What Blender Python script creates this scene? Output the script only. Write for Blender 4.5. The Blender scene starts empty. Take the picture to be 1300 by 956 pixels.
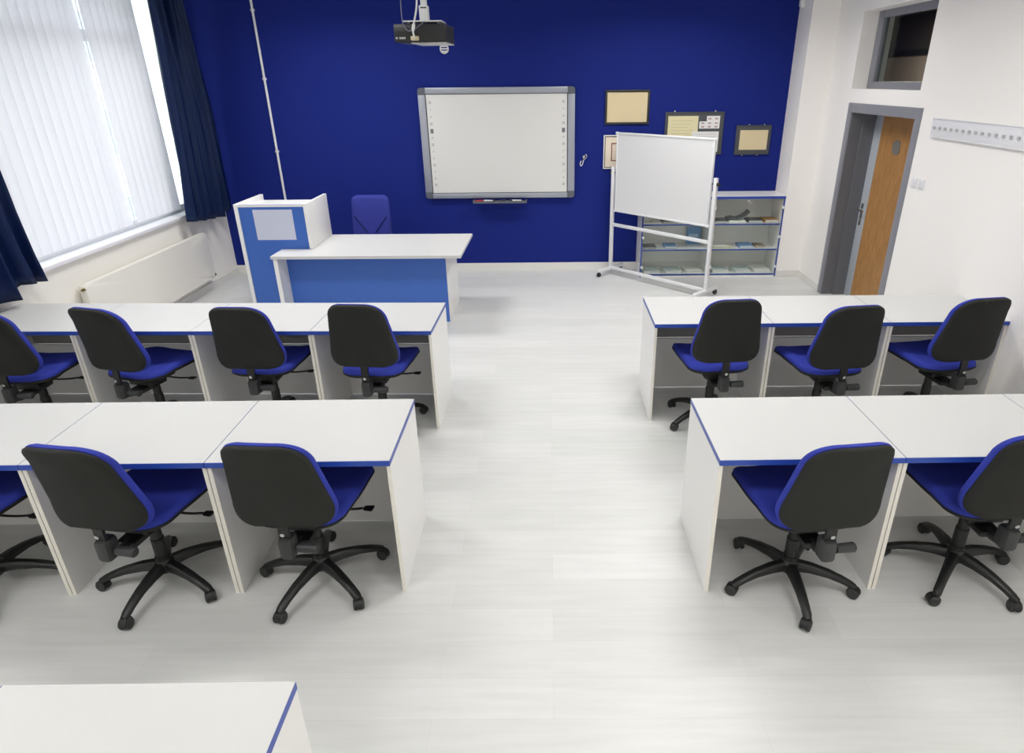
import bpy, bmesh, math, random
from mathutils import Vector, Matrix
random.seed(7)
sc = bpy.context.scene
COL = sc.collection
PI = math.pi
R = math.radians
XL, XR, YW, XC, YC = -4.083, 3.099, 8.177, 2.804, 7.77
ZC = 3.35
YB = -3.6

# ------------------------------------------------------------------ materials
def lin(h):
    h = h.lstrip('#')
    out = []
    for i in (0, 2, 4):
        c = int(h[i:i+2], 16) / 255
        out.append(c / 12.92 if c <= .04045 else ((c + .055) / 1.055) ** 2.4)
    return (*out, 1)

def mat(name, hexc, rough=.5, metal=0, spec=.5, noise=0, nscale=20, bump=0, bscale=200, sheen=0, stretch=None):
    m = bpy.data.materials.new(name); m.use_nodes = True
    nt = m.node_tree; b = nt.nodes['Principled BSDF']
    c = lin(hexc)
    b.inputs['Base Color'].default_value = c
    b.inputs['Roughness'].default_value = rough
    b.inputs['Metallic'].default_value = metal
    b.inputs['Specular IOR Level'].default_value = spec
    if sheen:
        b.inputs['Sheen Weight'].default_value = sheen
        b.inputs['Sheen Roughness'].default_value = .4
        b.inputs['Sheen Tint'].default_value = tuple(min(1, v * 2.5 + .02) for v in c[:3]) + (1,)
    tc = nt.nodes.new('ShaderNodeTexCoord')
    mp = nt.nodes.new('ShaderNodeMapping')
    nt.links.new(tc.outputs['Object'], mp.inputs['Vector'])
    if stretch: mp.inputs['Scale'].default_value = stretch
    if noise:
        n = nt.nodes.new('ShaderNodeTexNoise'); n.inputs['Scale'].default_value = nscale
        n.inputs['Detail'].default_value = 5
        nt.links.new(mp.outputs[0], n.inputs['Vector'])
        mx = nt.nodes.new('ShaderNodeMix'); mx.data_type = 'RGBA'
        mx.inputs['A'].default_value = tuple(v * (1 - noise) for v in c[:3]) + (1,)
        mx.inputs['B'].default_value = tuple(min(1, v * (1 + noise)) for v in c[:3]) + (1,)
        nt.links.new(n.outputs['Fac'], mx.inputs['Factor'])
        nt.links.new(mx.outputs['Result'], b.inputs['Base Color'])
    if bump:
        n2 = nt.nodes.new('ShaderNodeTexNoise'); n2.inputs['Scale'].default_value = bscale
        nt.links.new(mp.outputs[0], n2.inputs['Vector'])
        bp = nt.nodes.new('ShaderNodeBump'); bp.inputs['Strength'].default_value = bump
        bp.inputs['Distance'].default_value = .002
        nt.links.new(n2.outputs['Fac'], bp.inputs['Height'])
        nt.links.new(bp.outputs[0], b.inputs['Normal'])
    return m

M = dict(
    wall_white=mat('wall_white', '#f5f2ef', .7, bump=.1, bscale=120),
    wall_blue=mat('wall_blue', '#162679', .7, spec=.15, noise=.04, nscale=3, bump=.08, bscale=150),
    wall_left=mat('wall_left', '#f4f1ea', .6),
    ceiling=mat('ceiling_white', '#f2f2f0', .8),
    base=mat('baseboard_white', '#e2e0dc', .4, noise=.03, nscale=12),
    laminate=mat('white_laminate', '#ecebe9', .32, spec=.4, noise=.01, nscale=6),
    lam_top_dim=mat('white_laminate_dimmed', '#cccccb', .4, spec=.3, noise=.01, nscale=6),  # same laminate as the panels, darkened to offset strong light on desktops
    lam_edge=mat('white_edge_strip', '#e6e2d8', .4),
    lam_shade=mat('shaded_laminate', '#8f8d89', .5),  # shade below the desktop put into the back panel colour
    blue_edge=mat('blue_edging', '#2a4aa6', .35),
    blue_panel=mat('blue_laminate', '#3c68bc', .38, noise=.03, nscale=4),
    seat_blue=mat('blue_upholstery', '#26349c', .85, noise=.10, nscale=160, bump=.3, bscale=900, sheen=.25),
    boss_blue=mat('royal_upholstery', '#242d88', .8, noise=.08, nscale=120, bump=.25, bscale=700, sheen=.2),
    shell=mat('charcoal_shell', '#1c1d1a', .85, noise=.10, nscale=90, bump=.35, bscale=600),
    plastic=mat('black_plastic', '#161717', .42, noise=.06, nscale=40),
    plastic_g=mat('dark_grey_plastic', '#303232', .45),
    rubber=mat('wheel_rubber', '#2e2f2e', .6, noise=.15, nscale=60),
    steel=mat('steel', '#c6c6c4', .25, metal=1),
    white_metal=mat('white_painted_metal', '#e3e4e6', .35),
    alu=mat('silver_frame', '#a0a4ae', .35, metal=.3),
    alu_dk=mat('grey_corner_plastic', '#5b6068', .4),
    line_dk=mat('dark_gap', '#3a3c44', .5),
    board=mat('whiteboard_surface', '#dcdbd8', .35, spec=.4),
    board2=mat('dry_wipe_surface', '#e2e2e3', .22),
    icon=mat('icon_grey', '#b9b9ba', .5),
    icon_dk=mat('icon_dark_grey', '#6d6f73', .5),
    frame_blk=mat('black_picture_frame', '#2b2c29', .4),
    frame_gry=mat('dark_grey_mat_board', '#4a4d50', .6),
    tan=mat('cream_paper', '#d9c9a2', .7),
    cream=mat('pale_certificate', '#dfd6ac', .7),
    cream2=mat('ivory_paper', '#e8dcc8', .7),
    ink=mat('faint_ink', '#b8b088', .7),
    paper=mat('white_paper', '#e4e4e2', .7),
    inkg=mat('grey_ink', '#b4b4b8', .7),
    stamp=mat('stamp_red_grey', '#b39a9c', .7),
    brownline=mat('brown_border', '#8d5b52', .6),
    lilac=mat('pale_lilac_sheet', '#cacee0', .5),
    navy=mat('navy_satin', '#06153a', .33, spec=.5, noise=.10, nscale=5),
    door_grey=mat('grey_door_frame', '#85868e', .42),
    door_dark=mat('dark_grey_reveal', '#6a6c72', .45),
    door_light=mat('light_grey_door', '#b7bec6', .4),
    sill=mat('sill_white', '#f0eef2', .35),
    pvc=mat('window_plastic', '#e8e8ec', .35),
    rad=mat('radiator_enamel', '#ebe8e0', .35),
    brass=mat('brass', '#8a7a4a', .35, metal=1),
    black=mat('projector_black', '#1c1d20', .35),
    blackg=mat('projector_grey', '#b4b4b2', .4),
    cable_w=mat('white_cable', '#dcdcda', .5),
    cable_g=mat('grey_cable', '#6f7488', .5),
    plug=mat('cream_plug', '#cfc3a0', .5),
    plaque=mat('door_plaque_grey', '#8a8680', .35, metal=.4),
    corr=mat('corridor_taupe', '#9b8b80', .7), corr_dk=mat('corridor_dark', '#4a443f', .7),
    corr_fl=mat('corridor_floor', '#8c8880', .6),
    bk_grey=mat('dark_book_cover', '#5b5f62', .5), bk_blue=mat('blue_book_cover', '#5f8fc0', .5),
    bk_pale=mat('pale_book_cover', '#c4d0d0', .5), bk_tan=mat('tan_book_cover', '#b98f5c', .5),
    bk_white=mat('white_book_cover', '#e4e4df', .5), bk_yel=mat('cream_book_cover', '#dcd7b8', .5),
    bk_brn=mat('brown_book_cover', '#8c7a66', .5), bk_lb=mat('light_blue_print', '#b9d2e6', .5),
    red=mat('red_marker', '#b8354a', .4), facade=mat('pale_facade', '#e9ecf2', .8, noise=.03, nscale=1),
    facade_win=mat('facade_window_glass', '#a3b0c6', .15), grass=mat('outdoor_ground', '#9aa08c', .9),
)

M['navy'].node_tree.nodes['Principled BSDF'].inputs['Specular Tint'].default_value = (.45, .6, 1, 1)

def wood_mat():
    m = bpy.data.materials.new('oak_veneer'); m.use_nodes = True
    nt = m.node_tree; b = nt.nodes['Principled BSDF']; b.inputs['Roughness'].default_value = .42
    tc = nt.nodes.new('ShaderNodeTexCoord'); mp = nt.nodes.new('ShaderNodeMapping')
    mp.inputs['Scale'].default_value = (1, 22, 1.3)
    n = nt.nodes.new('ShaderNodeTexNoise'); n.inputs['Scale'].default_value = 4.5; n.inputs['Detail'].default_value = 8
    n.inputs['Distortion'].default_value = .6
    r = nt.nodes.new('ShaderNodeValToRGB')
    r.color_ramp.elements[0].position = .3; r.color_ramp.elements[0].color = lin('#8a5f2e')
    r.color_ramp.elements[1].position = .72; r.color_ramp.elements[1].color = lin('#c3935a')
    nt.links.new(tc.outputs['Object'], mp.inputs[0]); nt.links.new(mp.outputs[0], n.inputs['Vector'])
    nt.links.new(n.outputs['Fac'], r.inputs[0]); nt.links.new(r.outputs[0], b.inputs['Base Color'])
    return m
M['wood'] = wood_mat()

def floor_mat():
    m = bpy.data.materials.new('white_laminate_floor'); m.use_nodes = True
    nt = m.node_tree; b = nt.nodes['Principled BSDF']
    b.inputs['Roughness'].default_value = .36; b.inputs['Specular IOR Level'].default_value = .42
    tc = nt.nodes.new('ShaderNodeTexCoord'); mp = nt.nodes.new('ShaderNodeMapping')
    br = nt.nodes.new('ShaderNodeTexBrick')
    br.inputs['Color1'].default_value = lin('#d2d3d1'); br.inputs['Color2'].default_value = lin('#dadad9')
    br.inputs['Mortar'].default_value = lin('#c6c7c4')
    br.inputs['Scale'].default_value = 1; br.inputs['Mortar Size'].default_value = .0012
    br.inputs['Mortar Smooth'].default_value = 1
    br.inputs['Brick Width'].default_value = 1.28; br.inputs['Row Height'].default_value = .19
    br.offset = .37
    n = nt.nodes.new('ShaderNodeTexNoise'); n.inputs['Scale'].default_value = 3; n.inputs['Detail'].default_value = 6
    mp2 = nt.nodes.new('ShaderNodeMapping'); mp2.inputs['Scale'].default_value = (.8, 9, 1)
    mx = nt.nodes.new('ShaderNodeMix'); mx.data_type = 'RGBA'; mx.blend_type = 'MULTIPLY'
    mx.inputs['Factor'].default_value = 1
    r = nt.nodes.new('ShaderNodeValToRGB')
    r.color_ramp.elements[0].position = .3; r.color_ramp.elements[0].color = (.93, .93, .925, 1)
    r.color_ramp.elements[1].position = .65; r.color_ramp.elements[1].color = (1, 1, 1, 1)
    L = nt.links.new
    L(tc.outputs['Object'], mp.inputs[0]); L(mp.outputs[0], br.inputs['Vector'])
    L(tc.outputs['Object'], mp2.inputs[0]); L(mp2.outputs[0], n.inputs['Vector']); L(n.outputs['Fac'], r.inputs[0])
    L(br.outputs['Color'], mx.inputs['A']); L(r.outputs[0], mx.inputs['B']); L(mx.outputs['Result'], b.inputs['Base Color'])
    return m
M['floor'] = floor_mat()

def glass_mat(name, tint, refl=.5):
    m = bpy.data.materials.new(name); m.use_nodes = True
    nt = m.node_tree; nt.nodes.remove(nt.nodes['Principled BSDF'])
    out = nt.nodes['Material Output']
    t = nt.nodes.new('ShaderNodeBsdfTransparent'); t.inputs[0].default_value = lin(tint)
    g = nt.nodes.new('ShaderNodeBsdfGlossy'); g.inputs['Roughness'].default_value = .03
    lw = nt.nodes.new('ShaderNodeLayerWeight'); lw.inputs[0].default_value = .5
    pw = nt.nodes.new('ShaderNodeMath'); pw.operation = 'POWER'; pw.inputs[1].default_value = 5
    f = nt.nodes.new('ShaderNodeMath'); f.operation = 'MULTIPLY_ADD'; f.inputs[1].default_value = .9; f.inputs[2].default_value = .04
    nt.links.new(lw.outputs['Facing'], pw.inputs[0]); nt.links.new(pw.outputs[0], f.inputs[0])
    mul = nt.nodes.new('ShaderNodeMath'); mul.operation = 'MULTIPLY'; mul.inputs[1].default_value = refl
    mx = nt.nodes.new('ShaderNodeMixShader')
    L = nt.links.new
    L(f.outputs[0], mul.inputs[0]); L(mul.outputs[0], mx.inputs[0]); L(t.outputs[0], mx.inputs[1]); L(g.outputs[0], mx.inputs[2]); L(mx.outputs[0], out.inputs[0])
    return m
M['glass'] = glass_mat('clear_glass', '#f4f9f7', .3)
M['glass_cab'] = glass_mat('cabinet_glass', '#fcfefd', .55)

def blind_mat():
    m = bpy.data.materials.new('blind_fabric'); m.use_nodes = True
    nt = m.node_tree; nt.nodes.remove(nt.nodes['Principled BSDF'])
    out = nt.nodes['Material Output']
    d = nt.nodes.new('ShaderNodeBsdfDiffuse'); d.inputs[0].default_value = lin('#f1f0f6')
    t = nt.nodes.new('ShaderNodeBsdfTranslucent'); t.inputs[0].default_value = lin('#f4f2fa')
    mx = nt.nodes.new('ShaderNodeMixShader'); mx.inputs[0].default_value = .25
    L = nt.links.new
    L(d.outputs[0], mx.inputs[1]); L(t.outputs[0], mx.inputs[2]); L(mx.outputs[0], out.inputs[0])
    return m
M['blind'] = blind_mat()

# ------------------------------------------------------------------ mesh helpers
def add_box(bm, x0, x1, y0, y1, z0, z1, bev=0, mi=0):
    vs = [bm.verts.new((x, y, z)) for x in (x0, x1) for y in (y0, y1) for z in (z0, z1)]
    fs = [bm.faces.new([vs[i] for i in q]) for q in ((0, 1, 3, 2), (4, 6, 7, 5), (0, 4, 5, 1), (2, 3, 7, 6), (0, 2, 6, 4), (1, 5, 7, 3))]
    for f in fs: f.material_index = mi
    if bev:
        es = list({e for f in fs for e in f.edges})
        r = bmesh.ops.bevel(bm, geom=es, offset=bev, segments=2, affect='EDGES', profile=.5)
        for f in r['faces']: f.material_index = mi
    return vs

def bx(x0, x1, y0, y1, z0, z1, bev=0):
    bm = bmesh.new(); add_box(bm, x0, x1, y0, y1, z0, z1, bev); return bm

def frame_of(d):
    d = d.normalized(); a = Vector((0, 0, 1)) if abs(d.z) < .9 else Vector((1, 0, 0))
    u = d.cross(a).normalized(); return u, d.cross(u).normalized()

def add_tube(bm, pts, r, seg=12, caps=True):
    pts = [Vector(p) for p in pts]; n = len(pts)
    rs = r if isinstance(r, (list, tuple)) else [r] * n
    rings = []; u = None
    for i, p in enumerate(pts):
        d = (pts[min(i + 1, n - 1)] - pts[max(i - 1, 0)])
        if u is None: u, v = frame_of(d)
        else:
            dn = d.normalized(); u = (u - dn * u.dot(dn)).normalized(); v = dn.cross(u)
        rings.append([bm.verts.new(p + (u * math.cos(2 * PI * k / seg) + v * math.sin(2 * PI * k / seg)) * rs[i]) for k in range(seg)])
    for a, b in zip(rings, rings[1:]):
        for k in range(seg):
            bm.faces.new((a[k], a[(k + 1) % seg], b[(k + 1) % seg], b[k]))
    if caps:
        bm.faces.new(rings[0][::-1]); bm.faces.new(rings[-1])

def tube(pts, r, seg=12):
    bm = bmesh.new(); add_tube(bm, pts, r, seg); return bm

def smooth_path(pts, n=8):
    pts = [Vector(p) for p in pts]; out = []
    P = [pts[0]] + pts + [pts[-1]]
    for i in range(1, len(P) - 2):
        for k in range(n):
            t = k / n; a, b, c, d = P[i-1], P[i], P[i+1], P[i+2]
            out.append(.5 * ((2*b) + (c-a)*t + (2*a-5*b+4*c-d)*t*t + (3*b-a-3*c+d)*t**3))
    out.append(pts[-1]); return out

def obj(name, bm, m, parent=None, smooth=30, mats=None):
    bmesh.ops.recalc_face_normals(bm, faces=bm.faces[:])
    me = bpy.data.meshes.new(name)
    if smooth:
        for f in bm.faces: f.smooth = True
    bm.to_mesh(me); bm.free()
    if smooth: me.set_sharp_from_angle(angle=R(smooth))
    for mm in (mats or [m]): me.materials.append(M[mm])
    o = bpy.data.objects.new(name, me); COL.objects.link(o)
    if parent: o.parent = parent
    return o

def tag(o, label, cat, group=None):
    o['label'] = label; o['category'] = cat
    if group: o['group'] = group
    return o

def thing(name, label, cat, loc=(0, 0, 0), rz=0, group=None):
    o = bpy.data.objects.new(name, None); COL.objects.link(o)
    o.location = loc; o.rotation_euler = (0, 0, rz); o.empty_display_size = .1
    return tag(o, label, cat, group)

def struct(name, bm, m, parent=None, smooth=0, mats=None):
    o = obj(name, bm, m, parent, smooth, mats)
    if not parent: o['kind'] = 'structure'
    return o

def kids(o): return [c for c in bpy.data.objects if c.parent == o]
def dup(root, loc, rz, label, group=None):
    def cp(o, par):
        c = o.copy(); COL.objects.link(c); c.parent = par
        for g in kids(o): cp(g, c)
        return c
    r = cp(root, None); r.location = loc; r.rotation_euler = (0, 0, rz)
    r['label'] = label
    if group: r['group'] = group
    return r

def rounded(pts, rad, seg=6):
    """outline of a polygon with rounded corners, counter-clockwise"""
    n = len(pts); out = []
    for i in range(n):
        p0, p, p1 = Vector(pts[i-1]), Vector(pts[i]), Vector(pts[(i+1) % n])
        r = rad[i] if isinstance(rad, (list, tuple)) else rad
        a, b = (p0 - p).normalized(), (p1 - p).normalized()
        r2 = min(r, .49 * (p0 - p).length, .49 * (p1 - p).length)
        A, B = p + a * r2, p + b * r2
        for k in range(seg + 1):
            t = k / seg; out.append(((1-t)**2) * A + 2*t*(1-t) * p + t*t * B)
    return out

def slab(outline, prof, fn):
    """closed cushion: prof is a list of (scale, height), fn maps (u, v, t) to a point"""
    bm = bmesh.new()
    cx = sum(p.x for p in outline) / len(outline); cy = sum(p.y for p in outline) / len(outline)
    rings = []
    for s, t in prof:
        if s == 0: rings.append([bm.verts.new(fn(cx, cy, t))]); continue
        rings.append([bm.verts.new(fn(cx + (p.x-cx)*s, cy + (p.y-cy)*s, t)) for p in outline])
    n = len(outline)
    for a, b in zip(rings, rings[1:]):
        for k in range(n):
            q = (k+1) % n
            if len(a) == 1: bm.faces.new((a[0], b[q], b[k]))
            elif len(b) == 1: bm.faces.new((a[k], a[q], b[0]))
            else: bm.faces.new((a[k], a[q], b[q], b[k]))
    return bm

# ------------------------------------------------------------------ room shell
WT = .31
struct('floor', bx(XL-.3, XR+WT, YB-.2, YW+.2, -.1, 0), 'floor')
struct('ceiling', bx(XL-.3, XR+WT, YB-.2, YW+.2, ZC, ZC+.15), 'ceiling')
struct('wall_back', bx(XL, XC, YW, YW+.2, 0, ZC), 'wall_blue')
struct('wall_behind_camera', bx(XL-.3, XR+WT, YB-.2, YB, 0, ZC), 'wall_white')
struct('wall_corner', bx(XC, XR+WT, YC, YW+.2, 0, ZC), 'wall_white')
# window wall: opening from WY0 to WY1
WY0, WY1, WZ0, WZ1 = .3, 7.93, .93, 3.22
bm = bmesh.new()
add_box(bm, XL-.28, XL, YB, YW+.2, 0, WZ0); add_box(bm, XL-.28, XL, YB, YW+.2, WZ1, ZC)
add_box(bm, XL-.28, XL, WY1, YW+.2, WZ0, WZ1); add_box(bm, XL-.28, XL, YB, WY0, WZ0, WZ1)
struct('wall_left', bm, 'wall_left')
# door wall
DY0, DY1, DZ = 5.72, 7.145, 2.02
TY0, TY1, TZ0, TZ1 = 5.835, 7.17, 2.15, 2.845
bm = bmesh.new()
X0, X1 = XR, XR+WT
add_box(bm, X0, X1, YB, DY0, 0, ZC); add_box(bm, X0, X1, TY1, YC, 0, ZC)
add_box(bm, X0, X1, DY1, TY1, 0, TZ0); add_box(bm, X0, X1, DY0, DY1, DZ, TZ0)
add_box(bm, X0, X1, DY0, TY1, TZ1, ZC); add_box(bm, X0, X1, DY0, TY0, TZ0, TZ1)
struct('wall_right', bm, 'wall_white')
bmesh_bases = [('baseboard_back', (XL, XC, YW-.015, YW, 0, .097)), ('baseboard_left', (XL, XL+.015, YB, YW-.015, 0, .08)),
    ('baseboard_corner', (XC, XR, YC-.015, YC, 0, .085)), ('baseboard_right', (XR-.015, XR, DY1, YC-.015, 0, .085)),
    ('baseboard_right_front', (XR-.015, XR, YB, DY0, 0, .085))]
for n, a in bmesh_bases: struct(n, bx(*a, .003), 'base')

# door: grey frame, deep reveal, leaf
d = thing('door_1', '', ''); del d['label'], d['category']; d['kind'] = 'structure'
bm = bmesh.new(); fx = XR-.012
fw = .09
for y0, y1, z0, z1 in ((DY0, DY0+fw, 0, DZ), (DY1-fw, DY1, 0, DZ), (DY0+fw, DY1-fw, DZ-fw, DZ)):
    add_box(bm, fx, XR+.275, y0, y1, z0, z1, .004)
obj('door_frame', bm, 'door_grey', d)
bm = bmesh.new()
add_box(bm, XR+.12, XR+.275, DY1-fw-.03, DY1-fw, 0, DZ-fw-.001); add_box(bm, XR+.12, XR+.275, DY0+fw, DY0+fw+.03, 0, DZ-fw-.001)
add_box(bm, XR+.0, XR+.118, DY1-fw-.006, DY1-fw, 0, DZ-fw-.001)
obj('door_reveal', bm, 'door_dark', d)
lx = XR+.245
leaf = obj('door_leaf', bx(lx, lx+.045, DY0+fw+.03, DY1-fw-.03, .008, DZ-fw-.008, .002), 'door_light', d)
obj('wood_panel', bx(lx-.004, lx, 5.99, 6.86, .008, DZ-fw-.008), 'wood', leaf, 0)['label'] = 'oak veneer centre panel'
bm = bmesh.new()
o = rounded([(-.075, -.05), (.0, -.075), (.07, -.05), (.075, .04), (.0, .07), (-.06, .055)], .03, 5)
bm = slab(o, [(0, 0), (1, 0), (1, .006), (0, .006)], lambda u, v, t: (lx-.004-t, 6.50+u, 1.64+v))
obj('door_sign', bm, 'plaque', leaf, 20)
bm = bmesh.new(); hy = 6.96
add_box(bm, lx-.008, lx, hy-.022, hy+.022, .80, 1.03, .003)
add_tube(bm, [(lx, hy, .97), (lx-.05, hy, .97)], .01); add_tube(bm, smooth_path([(lx-.05, hy+.005, .97), (lx-.055, hy-.03, .97), (lx-.05, hy-.12, .965)]), .009)
add_tube(bm, [(lx-.012, hy, .86), (lx, hy, .86)], .012)
obj('door_handle', bm, 'steel', leaf)

# transom window above the door
w = thing('window_1', '', ''); del w['label'], w['category']; w['kind'] = 'structure'
bm = bmesh.new(); t = .055; fx0, fx1 = XR+.15, XR+.21
for y0, y1, z0, z1 in ((TY0, TY0+t, TZ0, TZ1), (TY1-t-.06, TY1, TZ0, TZ1), (TY0+t, TY1-t-.06, TZ0, TZ0+t+.01), (TY0+t, TY1-t-.06, TZ1-t-.01, TZ1)):
    add_box(bm, fx0, fx1, y0, y1, z0, z1, .004)
obj('window_frame', bm, 'door_grey', w)
obj('window_pane', bx(fx0+.028, fx0+.034, TY0+t, TY1-t-.06, TZ0+t, TZ1-t), 'glass', w, 0)
# corridor seen through it
XD = XR + WT
bm = bmesh.new()
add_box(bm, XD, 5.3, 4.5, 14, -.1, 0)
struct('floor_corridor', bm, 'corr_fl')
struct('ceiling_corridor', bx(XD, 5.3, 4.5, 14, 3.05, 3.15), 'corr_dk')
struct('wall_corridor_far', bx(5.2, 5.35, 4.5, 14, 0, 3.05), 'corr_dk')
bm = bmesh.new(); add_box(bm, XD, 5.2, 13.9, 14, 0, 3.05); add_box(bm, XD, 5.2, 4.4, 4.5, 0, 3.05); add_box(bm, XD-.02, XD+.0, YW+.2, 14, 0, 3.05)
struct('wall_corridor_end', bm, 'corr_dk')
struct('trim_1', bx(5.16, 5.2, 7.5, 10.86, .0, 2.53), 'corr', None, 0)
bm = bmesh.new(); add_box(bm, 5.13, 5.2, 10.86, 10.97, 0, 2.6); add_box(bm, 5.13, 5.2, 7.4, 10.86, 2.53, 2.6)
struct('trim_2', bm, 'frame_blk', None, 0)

# window: frame, mullions, panes, sill
w = thing('window_2', '', ''); del w['label'], w['category']; w['kind'] = 'structure'
bm = bmesh.new(); fa, fb = XL-.20, XL-.13
for a in ((WY0, WY1, WZ0, WZ0+.07), (WY0, WY1, WZ1-.07, WZ1), (WY0, WY0+.07, WZ0+.07, WZ1-.07), (WY1-.07, WY1, WZ0+.07, WZ1-.07)):
    add_box(bm, fa, fb, *a, .005)
add_box(bm, fa, fb, WY0+.07, 7.18, 2.62, 2.72, .005)
for y in (1.8, 3.35, 4.9, 7.2):
    add_box(bm, fa+.001, fb-.001, y-.04, y+.04, WZ0+.07, WZ1-.07, .004)
obj('window_frame', bm, 'pvc', w)
obj('window_pane', bx(XL-.168, XL-.162, WY0+.07, WY1-.07, WZ0+.07, WZ1-.07), 'glass', w, 0)
obj('window_sill', bx(XL-.13, XL+.045, WY0-.05, WY1+.02, WZ0-.035, WZ0+.001, .008), 'sill', w)

# ------------------------------------------------------------------ vertical blinds
bl = thing('vertical_blind', 'white translucent vertical blind covering the tall window beside the dark curtains', 'blind', (XL-.05, 0, WZ0))
bm = bmesh.new(); pitch = .112; sw = .127
ys = []; y = WY0+.08
while y < 7.26: ys.append(y); y += pitch
gap = {6.2: 22, 6.32: 17, 6.44: 24}
for i, y in enumerate(ys):
    ph = R(-8 + random.uniform(-2, 2))
    if 6.17 < y < 6.30: ph = R(13)
    elif 6.40 < y < 6.52: ph = R(29)
    elif 5.04 < y < 5.16: ph = R(3)
    dx, dy = -math.sin(ph) * sw / 2, math.cos(ph) * sw / 2
    cols = []
    for s in (-1, -.5, 0, .5, 1):
        bow = .006 * (1 - s * s)
        cols.append([bm.verts.new((s*dx + bow, y + s*dy, z)) for z in (.055, .6, 1.2, 2.15)])
    for a, b in zip(cols, cols[1:]):
        for k in range(3): bm.faces.new((a[k], b[k], b[k+1], a[k+1]))
o = obj('slats', bm, 'blind', bl, 40)
bm = bmesh.new(); add_box(bm, -.02, .02, WY0+.02, 7.34, 2.16, 2.20, .004)
obj('headrail', bm, 'pvc', bl)
bm = bmesh.new(); add_tube(bm, [(.012, ys[0], .062), (.012, ys[-1], .062)], .0015, 6)
obj('bead_chain', bm, 'cable_w', bl)

# ------------------------------------------------------------------ curtains
def curtain(name, label, yl, yr, hem, pleats, seed, top=3.2, x0=XL+.15):
    random.seed(seed)
    nu, nz = 110, 34
    ph = [random.uniform(-.6, .6) for _ in range(40)]
    bm = bmesh.new(); g = []
    def lerp(tab, z):
        for (z0, v0), (z1, v1) in zip(tab, tab[1:]):
            if z <= z1 or (z1, v1) == tab[-1]:
                return v0 + (v1-v0) * (z-z0) / (z1-z0)
    for j in range(nz+1):
        row = []
        for i in range(nu+1):
            u = i / nu
            h = lerp(hem, u); z = h + (top-h) * (j/nz)
            a, b = lerp(yl, z), lerp(yr, z)
            k = int(u*pleats); f = u*pleats*2*PI + ph[k % 40] * math.sin(z*1.4 + k) + .35*math.sin(z*2.1+seed)
            amp = .052 + .012 * math.sin(k*2.3+z)
            x = x0 + amp*(math.sin(f) + .22*math.sin(2*f + z*1.5) + .12*math.sin(3.3*f - z*2))
            row.append(bm.verts.new((x, a + (b-a)*(u + .022*math.sin(f+1.2)*(u*(1-u)*4)), z)))
        g.append(row)
    for j in range(nz):
        for i in range(nu): bm.faces.new((g[j][i], g[j][i+1], g[j+1][i+1], g[j+1][i]))
    o = obj(name, bm, 'navy', None, 180)
    m = o.modifiers.new('Solidify', 'SOLIDIFY'); m.thickness = .004
    return tag(o, label, 'curtain', 'navy satin curtains at the window')
curtain('curtain', 'gathered navy satin curtain hanging in the corner where window meets blue wall',
        [(.8, 7.03), (1.7, 7.125), (2.5, 7.18), (3.3, 7.24)], [(.8, 8.09), (1.45, 8.08), (2.0, 8.07), (3.05, 7.90), (3.3, 7.86)],
        [(0, .885), (.33, .835), (.72, .80), (1.0, .93)], 5, 3)
curtain('curtain', 'navy satin curtain cut off by the picture edge, above the far desk row end',
        [(.8, 3.85), (3.3, 3.95)], [(.85, 4.84), (1.1, 4.785), (1.4, 4.75), (1.7, 4.74), (3.3, 4.70)],
        [(0, .80), (.6, .825), (.74, .83), (.78, .90), (1, .868)], 5, 11)
bm = bmesh.new(); add_tube(bm, [(XL+.15, .2, 3.235), (XL+.15, 8.13, 3.235)], .012)
for y in (.3, 2.9, 5.5, 8.05): add_box(bm, XL, XL+.15, y-.01, y+.01, 3.225, 3.245)
tag(obj('curtain_rod', bm, 'white_metal'), 'white curtain rod above the window carrying the navy curtains', 'curtain rod')

# ------------------------------------------------------------------ radiator
t_ = thing('radiator', 'long white panel radiator under the window sill', 'radiator', (XL+.07, 6.34, 0))
o = rounded([(-1.06, .165), (1.06, .165), (1.06, .70), (-1.06, .70)], .07, 6)
obj('front_panel', slab(o, [(0, .045), (.5, .045), (.985, .045), (.998, .04), (1, .03), (1, .0), (0, 0)], lambda u, v, t: (t, u, v)), 'rad', t_, 40)
obj('back_panel', bx(-.045, -.012, -1.03, 1.03, .19, .68, .006), 'rad', t_)
bm = bmesh.new()
for k in range(60):
    y = -1.0 + k*2.0/59; add_box(bm, -.012, 0, y-.003, y+.003, .20, .685)
obj('grille', bm, 'rad', t_, 0)
bm = bmesh.new(); add_tube(bm, [(.0, 1.03, .19), (.0, 1.075, .165)], .012); add_tube(bm, [(0, 1.06, .175), (0, 1.13, .175)], .016); add_tube(bm, [(0, 1.075, .17), (-.05, 1.08, .15)], .008)
obj('valve', bm, 'brass', t_)
obj('bleed_plug', tube([(.02, -1.055, .66), (.02, -1.085, .66)], .012), 'brass', t_)
bm = bmesh.new()
for y in (-.8, .8): add_box(bm, -.067, -.04, y-.02, y+.02, .25, .62)
obj('bracket', bm, 'white_metal', t_)

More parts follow.
